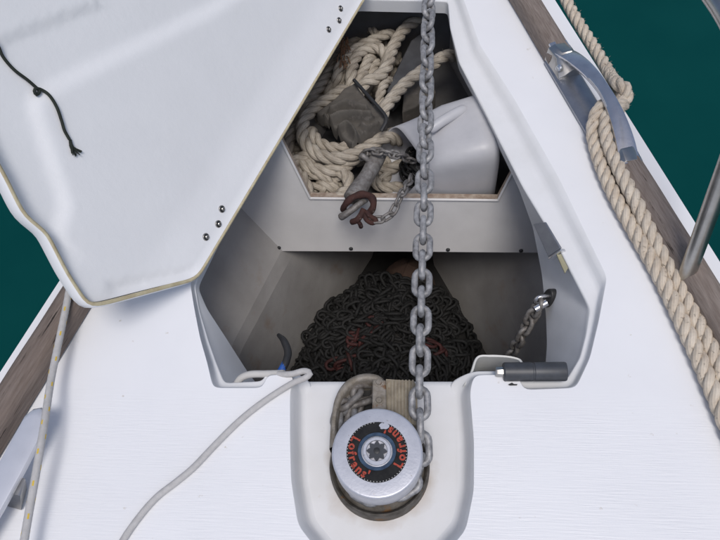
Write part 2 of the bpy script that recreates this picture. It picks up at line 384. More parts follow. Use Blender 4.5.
V2 = [Vector((p.x, p.y)) for p in deck_out] + [Vector((p.x, p.y)) for p in S_]
no, ns_ = len(deck_out), len(S_)
ed = [(i, (i + 1) % no) for i in range(no)] + [(no + i, no + (i + 1) % ns_) for i in range(ns_)]
vo, eo, fo, *_r = delaunay_2d_cdt(V2, ed, [], 0, 1e-6)
def inpoly(p, P):
    r = False; j = len(P) - 1
    for i in range(len(P)):
        a, b = P[i], P[j]
        if (a.y > p.y) != (b.y > p.y) and p.x < (b.x - a.x) * (p.y - a.y) / (b.y - a.y) + a.x: r = not r
        j = i
    return r
faces = []
for f in fo:
    cc = sum((vo[i] for i in f), Vector((0, 0))) / len(f)
    if inpoly(cc, deck_out) and not inpoly(cc, S_): faces.append(tuple(f))
d = MB(); d.add([(v.x, v.y, 0) for v in vo], faces)
tag(d.build('deck', M['deck'], smooth=True, ang=None), kind='structure')

# hull skin, flaring in towards the waterline
h = MB(); hr = []
for t, z in ((0, 0), (0, -.012), (.004, -.02), (.06, -.3), (.2, -.8), (.38, -1.35)):
    hr.append([Vector((p.x * (1 - t) + (-.05) * t, p.y - t * .5 * max(0, min(1, (p.y - .6) / 1.4)) ** 2, z)) for p in deck_out])
h.loft(hr, True); tag(h.build('hull', M['gel'], ang=30), kind='structure')

# floor of the windlass recess with its rounded front edge
f = MB(); fr = [[], [], [], [], []]
for k in range(13):
    px = 306 + (456 - 306) * k / 12
    a = U(px, 384, ZR)
    fr[0].append(U(px, 600, ZR + .0004)); fr[1].append(a + Vector((0, -.004, .0004))); fr[2].append(a + Vector((0, .004, -.0015)))
    fr[3].append(a + Vector((0, .008, -.010))); fr[4].append(a + Vector((0, .009, -.12)))
f.loft(fr); tag(f.build('recess_floor', M['recess'], ang=None), kind='structure')

# inside of the hull: two facets each side, bilge, bow shelf
def lin(*q): return [U(*a) for a in q]
L0 = lin((120, 430, -.055), (140, 290, -.08), (225, 135, -.08), (318, 5, -.08)) + [Vector((-.05, 1.75, -.03))]
L1 = lin((205, 430, -.30), (240, 345, -.30), (287, 256, -.30), (340, 150, -.30)) + [Vector((-.05, 1.70, -.30))]
L2 = lin((262, 430, -.62), (290, 385, -.62), (372, 257, -.62), (400, 160, -.62)) + [Vector((-.05, 1.55, -.62))]
R0 = lin((640, 430, -.055), (618, 290, -.05), (545, 160, -.03), (465, 5, -.03)) + [Vector((-.05, 1.75, -.03))]
R1 = lin((590, 430, -.30), (572, 345, -.30), (546, 253, -.30), (487, 150, -.30)) + [Vector((-.05, 1.70, -.30))]
R2 = lin((512, 430, -.62), (497, 372, -.62), (434, 265, -.62), (415, 160, -.62)) + [Vector((-.05, 1.55, -.62))]
def dn(P, n=6):
    o = []
    for i in range(len(P) - 1):
        for k in range(n): o.append(P[i].lerp(P[i + 1], k / n))
    return o + [P[-1]]
ln = MB()
for A0, A1, A2 in ((L0, L1, L2), (R0, R1, R2)):
    a, b, cc = dn(A0), dn(A1), dn(A2)
    ln.loft([a, [x.lerp(y, .5) for x, y in zip(a, b)], [x.lerp(y, .93) for x, y in zip(a, b)], [x.lerp(y, .04) + Vector((0, 0, -.004)) for x, y in zip(b, cc)], [x.lerp(y, .5) for x, y in zip(b, cc)], cc])
ln.add([L0[0], L1[0], L2[0], R2[0], R1[0], R0[0]], [(0, 1, 2, 3, 4, 5)])
tag(ln.build('locker_wall', M['liner'], ang=8), kind='structure')
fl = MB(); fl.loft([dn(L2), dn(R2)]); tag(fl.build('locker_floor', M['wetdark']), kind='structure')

# bulkhead with its hexagonal cut-out
bo = U(400, 198, -.15); b2 = U(400, 252, -.29)
bn_ = Vector((1, 0, 0)).cross((b2 - bo)).normalized()
def BP(px, py): return PL(px, py, bo, bn_)
front = [BP(*q) for q in ((262, 251), (400, 251.5), (570, 253), (566, 170), (524, 150), (498, 199), (400, 198), (310, 197), (280, 138), (262, 112), (222, 190), (222, 228), (243, 243))]
dirb = bn_ if bn_.y > 0 else -bn_
bk = MB(); n = len(front); back = [p + dirb * .016 for p in front]
bk.add(front + back, [tuple(range(n)), tuple(range(2 * n - 1, n - 1, -1))], 0)
for i in range(n):
    j = (i + 1) % n; bk.add([front[i], front[j], back[j], back[i]], [(0, 1, 2, 3)], 1)
bko = bk.build('bulkhead', [M['bulk'], M['bulkedge']], smooth=False); tag(bko, kind='structure')
# pale lip along the cut-out, and the small screw heads at the lower edge
lp = MB()
for a, b in (((280, 138), (310, 198)), ((310, 198), (498, 200)), ((498, 200), (524, 150))):
    p, q = BP(*a), BP(*b); up = Vector((0, 0, 1)); lp.tube([p - dirb * .001, (p + q) / 2 - dirb * .001, q - dirb * .001], .0028, 8)
lp.build('cutout_lip', M['bulk'], bko)
for px, py in ((279, 249), (351, 250), (448, 251), (521, 252)):
    s = MB(); s.lathe([(0, 0), (.0045, 0), (.0045, .002), (.003, .0035), (0, .004)], BP(px, py - 1.5), 10, -dirb); s.build('screw', M['black'], bko)

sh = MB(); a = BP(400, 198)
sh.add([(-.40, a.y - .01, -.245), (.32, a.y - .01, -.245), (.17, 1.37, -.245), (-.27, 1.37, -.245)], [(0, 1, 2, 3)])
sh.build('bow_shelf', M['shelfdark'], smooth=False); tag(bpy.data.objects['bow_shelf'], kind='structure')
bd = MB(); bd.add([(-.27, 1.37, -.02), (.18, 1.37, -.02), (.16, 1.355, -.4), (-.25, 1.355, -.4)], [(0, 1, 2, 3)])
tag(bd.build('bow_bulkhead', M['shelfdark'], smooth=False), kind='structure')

# ------------------------------------------------------------------ hatch lid, hinged open about its port edge
HZ = .022; A = U(199, 279, HZ); Fh = U(362, 6, HZ); ax = (Fh - A).normalized()
Q = Matrix.Rotation(radians(-115), 3, ax)
out0 = Vector((ax.y, -ax.x, 0))                      # across the closed opening
lv = (Q @ out0).normalized(); lw = ax.cross(lv).normalized()
if lw.dot(CPOS - A) < 0: lw = -lw                    # underside normal, towards the viewer
def LP(px, py):
    p = PL(px, py, A, lw) - A; return Vector((p.dot(ax), p.dot(lv)))
def LW(uv, hgt=0.0): return A + ax * uv.x + lv * uv.y + lw * hgt
def mir(p): q = Q @ (p + Vector((0, 0, HZ)) - A); return Vector((q.dot(ax), q.dot(lv)))
C2, D2, E2 = mir(U(575, 388)), mir(U(607, 277)), mir(U(452, -10))
outl = [LP(362, 5), LP(200, 277)] + [LP(*q) for q in ((195, 281), (110, 304), (92, 308), (86, 305), (66, 274), (44, 231), (38, 228), (28, 222), (20, 211), (4, 178), (-14, 146))]
outl += [C2 + Vector((.02, -.02)), C2 + Vector((.03, 0)), D2, E2, Vector((LP(362, 5).x + .05, .0))]
def poly_dense(P, ds):
    o = []
    for i in range(len(P)):
        a, b = P[i], P[(i + 1) % len(P)]; n = max(1, int((b - a).length / ds))
        o += [a.lerp(b, k / n) for k in range(n)]
    return o
OUT = poly_dense(outl, .008)
for _ in range(3): OUT = [(OUT[i - 1] + OUT[i] * 2 + OUT[(i + 1) % len(OUT)]) / 4 for i in range(len(OUT))]
def sdist(p, P):
    best = 9
    for i in range(len(P)):
        a, b = P[i - 1], P[i]; ab = b - a; t = max(0, min(1, (p - a).dot(ab) / max(1e-12, ab.length_squared)))
        best = min(best, (p - a - ab * t).length)
    return best if inpoly(p, P) else -best
def offs(P, dist):
    n = len(P); area = sum(P[i - 1].x * P[i].y - P[i].x * P[i - 1].y for i in range(n)); sg = 1 if area > 0 else -1; o = []
    for i in range(n):
        t = (P[(i + 1) % n] - P[i - 1]).normalized(); o.append(P[i] + Vector((-t.y, t.x)) * dist * sg)
    return o
IN = offs(OUT, .0055)
PAN = [LP(*q) for q in ((420, 8), (260, 258), (196, 271), (100, 292), (90, 284), (76, 258), (62, 236), (66, 222), (70, 208), (68, 194), (62, 178), (49, 138), (39, 108), (41, 96), (62, 83), (213, 9), (330, -60))]
GRV = [LP(*q) for q in ((110, 0), (8, 39), (-60, 70), (-60, -60))]
def ss(a, b, x): t = max(0, min(1, (x - a) / (b - a))); return t * t * (3 - 2 * t)
hu = LP(200, 277)
def lid_h(p):
    e = sdist(p, OUT); 
    h_ = -.003 * ss(.003, .012, e)
    h_ -= .0065 * (1 - ss(-.012, .014, sdist(p, PAN))) * ss(.004, .020, e)
    h_ += .004 * ss(-.005, .005, sdist(p, GRV)) * ss(.004, .02, e)
    h_ -= .009 * ss(.0, .10, p.y) ** .8
    return h_
pts2 = list(IN); us = [p.x for p in OUT]; vs_ = [p.y for p in OUT]; g = .0075
y = min(vs_)
while y < max(vs_):
    x = min(us)
    while x < max(us):
        p = Vector((x + random.uniform(-.0005, .0005), y))
        if inpoly(p, IN) and (p.x > -.1) and sdist(p, IN) > .004: pts2.append(p)
        x += g
    y += g
nI = len(IN)
vo, eo, fo, *_r = delaunay_2d_cdt(pts2, [(i, (i + 1) % nI) for i in range(nI)], [], 1, 1e-7)
lid = empty('hatch_lid', A, 'white hatch lid standing open on its port hinge with its moulded underside showing', 'hatch lid')
pm = MB(); pm.add([LW(v, lid_h(v)) for v in vo], [tuple(q) for q in fo]); pm.build('inner_panel', M['lid'], lid, ang=None)
rm = MB(); rm.loft([[LW(p, -.004) for p in IN], [LW(p, .0006) for p in offs(OUT, .0045)], [LW(p, .001) for p in offs(OUT, .001)], [LW(p, -.0005) for p in OUT]], True)
rm.build('raw_edge', M['raw'], lid, ang=None)
sk = MB(); sk.loft([[LW(p, -.0006) for p in OUT], [LW(p, -.003) for p in offs(OUT, -.002)], [LW(p, -.018) for p in offs(OUT, -.004)], [LW(p, -.021) for p in offs(OUT, -.003)], [LW(p, -.023) for p in offs(OUT, .004)]], True, cap1=True)
sk.build('outer_skin', M['gel'], lid, ang=35)
for px, py in ((343, 8), (341, 20), (331, 29), (224, 209), (220, 224), (208, 237)):
    uv = LP(px, py); p = LW(uv, lid_h(uv))
    s = MB(); s.lathe([(.0066, -.001), (.0066, .0008), (.0060, .0016), (.0050, .0016)], p, 20, lw); s.lathe([(.0036, .001), (.0036, .004), (.0026, .0050), (0, .0050)], p, 10, lw)
    so = s.build('screw', M['brushed'], lid)
    k = MB(); k.lathe([(.0055, .0005), (.0055, .0020), (.0030, .0021)], p, 14, lw); k.build('sealant', M['black'], so)

# dark cord hanging across the lid
cp = [(-20, 18), (0, 40), (9, 55), (20, 68), (33, 78), (41, 85), (45, 90), (42, 93.5), (39, 91), (40, 88), (46, 88), (53, 94), (60, 106), (65, 120), (68, 130), (73, 139)]
cpts = []
for i, q in enumerate(cp):
    uv = LP(*q); cpts.append(LW(uv, lid_h(uv) + .0035 + (.003 if i in (8, 9) else 0)))
cr = empty('lanyard', cpts[1], 'thin dark green cord with a small loop and frayed end hanging on the open lid', 'cord')
t = MB(); t.tube(spline(cpts, .003), .0022, 8); t.build('line', M['cord'], cr)
fz = MB()
for k in range(16):
    uv = LP(random.uniform(72.5, 75), 139); uw = LP(75 + random.uniform(-1.5, 1.5) + k * .1, 146); ue = LP(random.uniform(74, 88), random.uniform(150, 156))
    fz.tube(spline([LW(uv, lid_h(uv) + .003), LW(uw, lid_h(uw) + random.uniform(.001, .006)), LW(ue, lid_h(ue) + random.uniform(.001, .005))], .004), .0008, 5)
fz.build('frayed_end', M['cord'], cr)

# ------------------------------------------------------------------ toe rails
def rail(name, pa, pb, wid, hgt, label, seed, m='teak'):
    dv = pb - pa; L = dv.length; ang = math.atan2(dv.y, dv.x); mb = MB(); rows = []; n = max(8, int(L / .02)); rnd = random.Random(seed)
    prof = [(-.5, 0), (-.5, .45), (-.47, .72), (-.40, .90), (-.28, .99), (-.1, 1.02), (.1, 1.0), (.28, .93), (.40, .80), (.47, .62), (.5, .42), (.5, 0)]
    for i in range(n + 1):
        x = L * i / n; k = 1.0
        rows.append([Vector((x, (a + .012 * noise.noise(Vector((x * 9, a * 4, seed)))) * wid * k, b * hgt * (1 + .03 * noise.noise(Vector((x * 14, a * 3, seed + 5)))))) for a, b in prof])
    mb.loft(rows, True, cap0=True, cap1=True)
    o = mb.build(name, M[m]); o.location = pa; o.rotation_euler = (0, 0, ang); o.location.z = .004
    return tag(o, label, 'toe rail')
ZT = .036
ra0, ra1 = U(531, 0, ZT), U(653, 198, ZT)
rd = (ra0 - ra1).normalized()
def rpt(px, py, z=ZT):                         # nearest point of the starboard rail's centre line
    p = U(px, py, z); return ra1 + rd * (p - ra1).dot(rd)
g0, g1 = rpt(558, 52), rpt(631, 158)
rail('toe_rail', flat(g0), flat(ra0 + rd * .75), .048, ZT, 'weathered teak toe rail forward of the chrome fairlead', 3)
rail('toe_rail', flat(ra1 - rd * 1.0), flat(g1), .048, ZT, 'weathered teak toe rail behind the stanchion and twin rope', 11)
l0, l1 = U(64, 302, ZT), U(-6, 412, ZT); ldv = (l0 - l1).normalized()
rail('toe_rail', flat(l1 - ldv * .6), flat(l0 + ldv * 1.1), .052, ZT, 'cracked weathered teak toe rail at left below the open lid', 23, 'oldteak')

# ------------------------------------------------------------------ anchor chain and windlass
WC = U(377, 452, .045); WC = Vector((WC.x, WC.y, 0)); 
GL = link_mesh('chain_link', M['galv'], .031, .0325, .0104, 8, 10)
def gy(a, r=.0465, z=-.012): return Vector((WC.x + r * cos(radians(a)), WC.y + r * sin(radians(a)), z))
path = [U(434, -70, .11), U(429, 0, .095), U(426.5, 90, .08), U(424.5, 180, .066), U(422.5, 260, .053), U(420.5, 340, .04), U(419.5, 390, .028), gy(20, .0625, .012), gy(-15, .060, -.004)]
path += [gy(a) for a in (-45, -75, -105, -135, -165)] + [gy(165, .050, -.020), U(348, 408, -.028), U(358, 398, -.04)]
ch = empty('anchor_chain', U(420, 390, .03), 'galvanised grey chain stretched over the locker and round the windlass', 'chain')
def tw(i):
    return radians(45) * max(0, min(1, (22 - i) / 8)) if i < 22 else radians(4)
lay_chain(ch, GL, path, .031, jit=.10, twf=tw)

wl = empty('windlass', Vector((WC.x, WC.y, ZR)), 'round aluminium anchor windlass with black and red label in the deck recess', 'windlass')
t = MB(); t.lathe([(.0, ZR), (.0715, ZR), (.0718, -.024), (.0712, -.014), (.0690, -.0115), (.0668, -.014), (.0640, -.024), (.0600, -.020), (.040, -.020), (.040, -.012), (.036, .0)], WC, 64); t.build('base', M['basemetal'], wl, ang=50)
t = MB(); t.lathe([(.034, -.01), (.032, .010), (.036, .014), (.055, .0165)], WC, 48)
for k in range(5):
    a = 2 * pi * k / 5 + .3; t.box(WC + Vector((.040 * cos(a), .040 * sin(a), .003)), .012, .007, .022, Matrix.Rotation(a, 3, 'Z'))
t.build('gypsy', M['galvwear'], wl)
t = MB(); t.lathe([(.050, .000), (.0585, .002), (.0610, .006), (.0615, .012), (.0617, .042), (.0612, .0448), (.0600, .0458), (.0585, .0461), (.041, .0462), (.0, .0462)], WC, 96)
t.build('cap', M['alu'], wl, ang=60)
def ring(mb, r0, r1, z0, z1, n=72):
    mb.lathe([(r1, z0), (r1, z1 - .0003), (r1 - .0003, z1), (r0 + .0003, z1), (r0, z1 - .0003), (r0, z0)], WC, n)
cap_r = .0615; u = cap_r / 131.0
t = MB(); ring(t, 50 * u, 88 * u, .0455, .0469); lab = t.build('label_ring', M['label'], wl)
t = MB(); ring(t, 45 * u, 55 * u, .0455, .0490); t.build('blue_ring', M['blue'], wl)
t = MB(); t.lathe([(41 * u, .046), (41 * u, .0505), (38.5 * u, .0515), (31 * u, .0515), (30 * u, .0505), (30 * u, .0470), (0, .0470)], WC, 48); so = t.build('socket', M['alu'], wl)
t = MB(); n = 32; st = []
for k in range(n):
    a = 2 * pi * k / n; r = (25 + 4.5 * cos(8 * a)) * u; st.append((r * cos(a), r * sin(a)))
t.prism([WC + Vector((x, y, .0508)) for x, y in st], [WC + Vector((x, y, .0475)) for x, y in st]); t.build('star_drive', M['grey'], so, smooth=False)
t = MB(); t.lathe([(9 * u, .0505), (9 * u, .0516), (7 * u, .052), (0, .052)], WC, 16); t.build('spindle', M['black'], so)
# white scar where the label has worn through
t = MB(); sc = []
for k in range(22):
    a = 2 * pi * k / 22; r = (1 + .45 * noise.noise(Vector((k * .9, 3, 0)))); sc.append(WC + Vector((19 * u + 15 * u * r * cos(a), 76 * u + 10 * u * r * sin(a), .0473)))
t.prism(sc, [p - Vector((0, 0, .0015)) for p in sc]); t.build('worn_patch', M['alu'], wl, smooth=False)
# lettering round the label
def letter(chh):
    cu = bpy.data.curves.new('t', 'FONT'); cu.body = chh; cu.size = 1; cu.resolution_u = 3; cu.offset = .035
    o = bpy.data.objects.new('t', cu); COL.objects.link(o); bpy.context.view_layer.update()
    me = bpy.data.meshes.new_from_object(o.evaluated_get(bpy.context.evaluated_depsgraph_get())); 
    vs = [v.co.copy() for v in me.vertices]; fs = [tuple(p.vertices) for p in me.polygons]
    bpy.data.objects.remove(o); bpy.data.curves.remove(cu); bpy.data.meshes.remove(me); return vs, fs
for a0 in (147, -35):
    ang = a0; H = 34 * u
    for chh in "Lofrans'":
        vs, fs = letter(chh)
        if not vs: continue
        x0 = min(v.x for v in vs); x1 = max(v.x for v in vs); wd = (x1 - x0) * H * 1.0; rr = 71 * u
        da = math.degrees(wd / rr); am = radians(ang + da / 2); T = Vector((-sin(am), cos(am), 0)); I = Vector((-cos(am), -sin(am), 0))
        base = WC + Vector((cos(am), sin(am), 0)) * (82.5 * u) + Vector((0, 0, .0474))
        top = [base + T * ((v.x - (x0 + x1) / 2) * H * 1.0) + I * (v.y * H) for v in vs]
        lt = MB(); lt.add(top, fs); lt.build('letter', M['redprint'], lab, smooth=False); ang += da + 2.6
t = MB()
for k in range(60):
    a = radians(6 * k + 2); 
    if 60 < 6 * k < 95: continue
    t.box(WC + Vector((cos(a), sin(a), 0)) * 85.5 * u + Vector((0, 0, .0472)), .0009, .0009, .0006)
t.build('dot_ring', M['bracket'], wl, smooth=False)

# chain pipe collar, strap with two bolts, ribbed stripper plate
oc = [(329, 448), (331, 418), (335, 397), (344, 382), (357, 374), (371, 372.5), (381, 376), (386, 384), (386, 400)]
ic = [(336, 446), (337, 418), (341, 400), (349, 388), (359, 381), (370, 379.5), (376, 381), (379, 386), (379, 400)]
O_ = spline([U(*q, .0) for q in oc], .004); I_ = spline([U(*q, .0) for q in ic], .004); m_ = min(len(O_), len(I_))
O_ = [O_[round(i * (len(O_) - 1) / (m_ - 1))] for i in range(m_)]; I_ = [I_[round(i * (len(I_) - 1) / (m_ - 1))] for i in range(m_)]
dz = lambda P, z: [Vector((p.x, p.y, z)) for p in P]
t = MB(); t.loft([dz(O_, ZR), dz(O_, -.004), [a.lerp(b, .25) + Vector((0, 0, .0)) for a, b in zip(O_, I_)], [a.lerp(b, .75) for a, b in zip(O_, I_)], dz(I_, -.004), dz(I_, ZR)])
t.build('chain_pipe_collar', M['aludirty'], wl, ang=60)
t = MB(); q4 = [(372.5, 379), (386, 380), (386.5, 416), (372, 416)]
t.prism([U(*q, .004) for q in q4], [U(*q, .004) - Vector((0, 0, .04)) for q in q4]); t.build('strap', M['aludirty'], wl, bevel=.002)
for py in (383, 401):
    t = MB(); p = U(379, py, .004); t.lathe([(.0062, 0), (.0062, .0012), (.005, .0014)], p, 20); t.lathe([(.0048, .001), (.0048, .0042), (.004, .005), (0, .005)], p, 6); t.build('bolt', M['aludirty'], wl, ang=25)
t = MB(); pz = -.006
pq = [(386, 379), (414, 381), (417, 386), (418, 425), (386, 425)]
t.prism([U(*q, pz) for q in pq], [U(*q, pz) - Vector((0, 0, .032)) for q in pq])
for k in range(8):
    x = 389 + k * 3.4; a, b = U(x, 380.5, pz), U(x, 425, pz); mid = (a + b) / 2; dd = (b - a)
    t.box(mid + Vector((0, 0, .001)), .0026, dd.length, .004, Matrix.Rotation(math.atan2(dd.y, dd.x) - pi / 2, 3, 'Z'))
t.build('ribbed_plate', mat('ribbed_grey', (.34, .30, .23), .6, .2, var=(.20, .17, .13), vs=60, spots=(.20, .11, .05), ss=35, st=(.6, .68)), wl, smooth=False)
t = MB(); t.prism([U(*q, ZR + .002) for q in ((337, 445), (338, 415), (345, 393), (360, 382), (375, 382), (377, 430))], [U(*q, ZR + .0005) for q in ((337, 445), (338, 415), (345, 393), (360, 382), (375, 382), (377, 430))]); t.build('pipe_hole_shade', M['black'], wl, smooth=False)  # flat black sheet on the uncut floor, painting the dark of the pipe hole
pc = empty('chain_tail', U(352, 398, -.03), 'short bunch of dull grey links dropping into the chain pipe beside the windlass cap', 'chain')
GW = link_mesh('worn_chain_link', M['galvwear'], .031, .0325, .0104, 8, 8)
lay_chain(pc, GW, [U(339, 424, -.025), U(343, 408, -.018), U(351, 397, -.016), U(362, 391, -.024), U(371, 392, -.036)], .029, roll0=.6)
lay_chain(pc, GW, [U(345, 418, -.034), U(357, 404, -.03), U(368, 402, -.036)], .029, roll0=.2)

# ------------------------------------------------------------------ heap of chain in the locker
DL = link_mesh('dark_link', M['chaindark'], .030, .030, .0085, 5, 6); DR = link_mesh('red_link', M['chainred'], .030, .030, .0085, 5, 6)
hc = Vector((-.085, .82, -.60)); heap = empty('chain_heap', hc, 'dark heap of anchor chain lying at the bottom of the open locker', 'chain heap')
def hw(y): return .23 * max(.45, 1 - max(0, y - .72) * 1.5)
def heap_e(x, y): return ((x - hc.x - .1 * (y - .62) * .25) / hw(y)) ** 2 + ((y - .66) / .25) ** 4
def heap_h(x, y):
    return -.64 + .185 * max(0, 1 - heap_e(x, y)) ** .45 + .045 * noise.noise(Vector((x * 8, y * 8, 1)))
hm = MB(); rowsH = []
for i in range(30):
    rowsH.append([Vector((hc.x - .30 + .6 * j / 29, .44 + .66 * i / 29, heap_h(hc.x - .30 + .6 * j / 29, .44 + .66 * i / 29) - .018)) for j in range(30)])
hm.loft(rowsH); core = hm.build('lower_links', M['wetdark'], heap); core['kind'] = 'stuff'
random.seed(5)
reds = [U(355, 336, -.44), U(340, 358, -.44), U(372, 325, -.44), U(432, 337, -.44)]
k = 0
while k < 298:
    # short runs of joined links lying every way on the heap
    x, y = hc.x + random.uniform(-.25, .25), random.uniform(.48, 1.06)
    if heap_e(x, y) > 1: continue
    a = random.uniform(0, 2 * pi); run = random.randint(3, 7); roll = random.uniform(0, pi)
    for j in range(run):
        if k >= 298: break
        z = heap_h(x, y) + random.uniform(-.004, .012)
        tdir = Vector((cos(a), sin(a), random.uniform(-.25, .25))).normalized(); up = Vector((0, 0, 1)); s = tdir.cross(up).normalized(); n_ = s.cross(tdir)
        ro = roll + (pi / 2 if j % 2 else 0); zz = n_ * cos(ro) + s * sin(ro); yy = zz.cross(tdir)
        p = Vector((x, y, z)); me = DR if min((flat(p) - flat(r)).length for r in reds) < .022 else DL
        o = bpy.data.objects.new('link', me); COL.objects.link(o)
        o.matrix_local = Matrix.Translation(p - hc) @ Matrix((tdir, yy, zz)).transposed().to_4x4(); o.parent = heap
        x += cos(a) * .030; y += sin(a) * .030; a += random.uniform(-.6, .6); k += 1
xm = MB(); lb = link_mb(.030, .030, .0085, 4, 5)
for _ in range(1100):
    x, y = hc.x + random.uniform(-.25, .25), random.uniform(.46, 1.06)
    if heap_e(x, y) > .97: continue
    Rm = Matrix.Rotation(random.uniform(0, 6.28), 3, 'Z') @ Matrix.Rotation(random.uniform(-.5, .5), 3, 'Y') @ Matrix.Rotation(random.choice((0, pi / 2)) + random.uniform(-.5, .5), 3, 'X')
    p = Vector((x, y, heap_h(x, y) - random.uniform(.002, .016))); xm.add([p + Rm @ v for v in lb.v], lb.f)
xo = xm.build('buried_links', M['chaindark'], heap, ang=None); xo['kind'] = 'stuff'
sb = MB(); cpos = U(408, 290, -.60)
rws = []
for i in range(9):
    r = .075 * (1 - (i / 8) ** 2) ** .5 if i < 8 else 0.001
    rws.append([Vector((cpos.x + r * cos(2 * pi * j / 20) * (1 + .25 * noise.noise(Vector((j, i, 2)))), cpos.y + r * .8 * sin(2 * pi * j / 20), -.62 + .15 * i / 8 + .01 * noise.noise(Vector((j * .7, i * .7, 9))))) for j in range(20)])
sb.loft(rws, True); o = sb.build('rust_mound', M['brown']); tag(o, 'reddish brown lump behind the dark chain heap under the bulkhead', 'rust lump')

# ------------------------------------------------------------------ old three-strand rope on the bow shelf
rp = MB(); RR = .0152
def run(px, r=RR, dive=.035, **k):
    P = [U(*q) for q in px]; P[0] = P[0] - Vector((0, 0, dive)); P[-1] = P[-1] - Vector((0, 0, dive)); rope_into(rp, P, r * .90, **k)
def zz(z, *q): return [(a, b, z) for a, b in q]
run(zz(-.125, (446, 8), (432, 12), (420, 18), (408, 26), (398, 38), (391, 53), (387, 67), (377, 78), (364, 84), (352, 92)), .0165)
run(zz(-.115, (462, 46), (446, 56), (432, 65), (418, 74), (403, 86), (393, 98), (384, 110), (376, 124)), .0165)
run(zz(-.15, (392, 10), (380, 8), (371, 12), (367, 21), (370, 29), (378, 35), (388, 40)), .0125)
run(zz(-.135, (398, 30), (389, 34), (379, 38), (367, 43), (355, 50), (345, 60), (338, 72), (334, 84)), .0150)
run(zz(-.130, (384, 66), (386, 56), (380, 49), (368, 49), (358, 55), (353, 65), (351, 76), (348, 90)), .0155)
run(zz(-.140, (374, 50), (369, 60), (364, 71), (360, 82), (356, 92)), .0150)
run(zz(-.150, (382, 55), (377, 64), (371, 74), (366, 84)), .0135)
run(zz(-.140, (391, 70), (386, 82), (380, 96), (377, 110)), .0125)
run(zz(-.150, (352, 52), (346, 66), (343, 78), (340, 92)), .0125)
run(zz(-.165, (344, 58), (337, 66), (329, 75), (321, 86), (312, 98), (303, 112), (296, 126)), .0175)
run(zz(-.160, (341, 70), (336, 81), (329, 92), (322, 101)), .0135)
run(zz(-.135, (352, 86), (342, 91), (330, 98), (316, 107), (306, 117), (302, 129), (304, 141), (312, 150), (325, 157), (340, 158), (356, 153), (370, 146), (386, 137), (398, 130)), .0165)
run(zz(-.145, (310, 122), (312, 133), (318, 142), (328, 147), (340, 149), (352, 146), (366, 140)), .0155)
run(zz(-.160, (300, 118), (294, 131), (288, 145), (288, 160)), .0165)
run(zz(-.150, (284, 172), (291, 165), (300, 159), (311, 157), (322, 161)), .0155)
run(zz(-.155, (294, 158), (302, 163), (313, 169), (327, 171), (341, 168), (352, 161), (360, 153), (369, 146)), .0165)
run(zz(-.165, (296, 166), (300, 174), (305, 184), (311, 196)), .0165)
run(zz(-.175, (328, 172), (325, 184), (321, 198)), .0140)
run(zz(-.160, (330, 172), (342, 173), (349, 181), (349, 191), (340, 195), (334, 190)), .0160)
run(zz(-.180, (305, 182), (318, 186), (332, 188), (344, 186)), .0150)
run(zz(-.165, (300, 168), (312, 175), (326, 178), (340, 178)), .0120)
random.seed(21)
for q in (((356, 24), (346, 40), (337, 56), (326, 74), (315, 92), (304, 110), (294, 130)), ((372, 20), (362, 34), (350, 46), (339, 60), (330, 76), (322, 92), (318, 108)),
          ((400, 22), (388, 28), (376, 36), (362, 38), (352, 34), (354, 24), (366, 20)), ((346, 48), (336, 62), (340, 74), (352, 70), (360, 60), (366, 46)),
          ((330, 86), (318, 92), (308, 104), (300, 120), (297, 138), (302, 152)), ((396, 56), (384, 62), (372, 68), (360, 74), (346, 78), (334, 84)), ((292, 150), (300, 146), (312, 152), (326, 164), (340, 166), (350, 158))):
    run([(a_, b_, -.178) for a_, b_ in q], .0150, .02)
for k in range(14):                                     # the turns underneath
    cx_, cy_ = random.uniform(300, 395), random.uniform(25, 190)
    if cx_ < 300 + (150 - cy_) * .45: cx_ = 305 + (150 - cy_) * .45 + random.uniform(5, 30)
    a = random.uniform(0, 6.28); rr = random.uniform(18, 34)
    run([(cx_ + rr * cos(a + s * .55), cy_ + rr * .7 * sin(a + s * .55), -.212 + random.uniform(-.008, .004)) for s in range(7)], .0155, .01)
ro_ = rp.build('anchor_rope', M['rope'], ang=None); tag(ro_, 'stained beige three-strand rope heaped loosely in the bow compartment', 'rope')
fr_ = MB(); random.seed(9)
for k in range(40):
    x, y_ = random.uniform(340, 349), random.uniform(36, 62); a = U(x, y_, -.125); b = U(x + random.uniform(-5, 5), y_ + random.uniform(3, 12), -.115); fr_.tube(spline([a, (a + b) / 2 + Vector((0, 0, .006)), b], .005), .0012, 5)
fro = fr_.build('frayed_strand', mat('rusty_fibre', (.24, .12, .06), .9, var=(.12, .07, .04), vs=60), None); tag(fro, 'rust stained frayed rope yarn against the lid edge', 'frayed yarn')

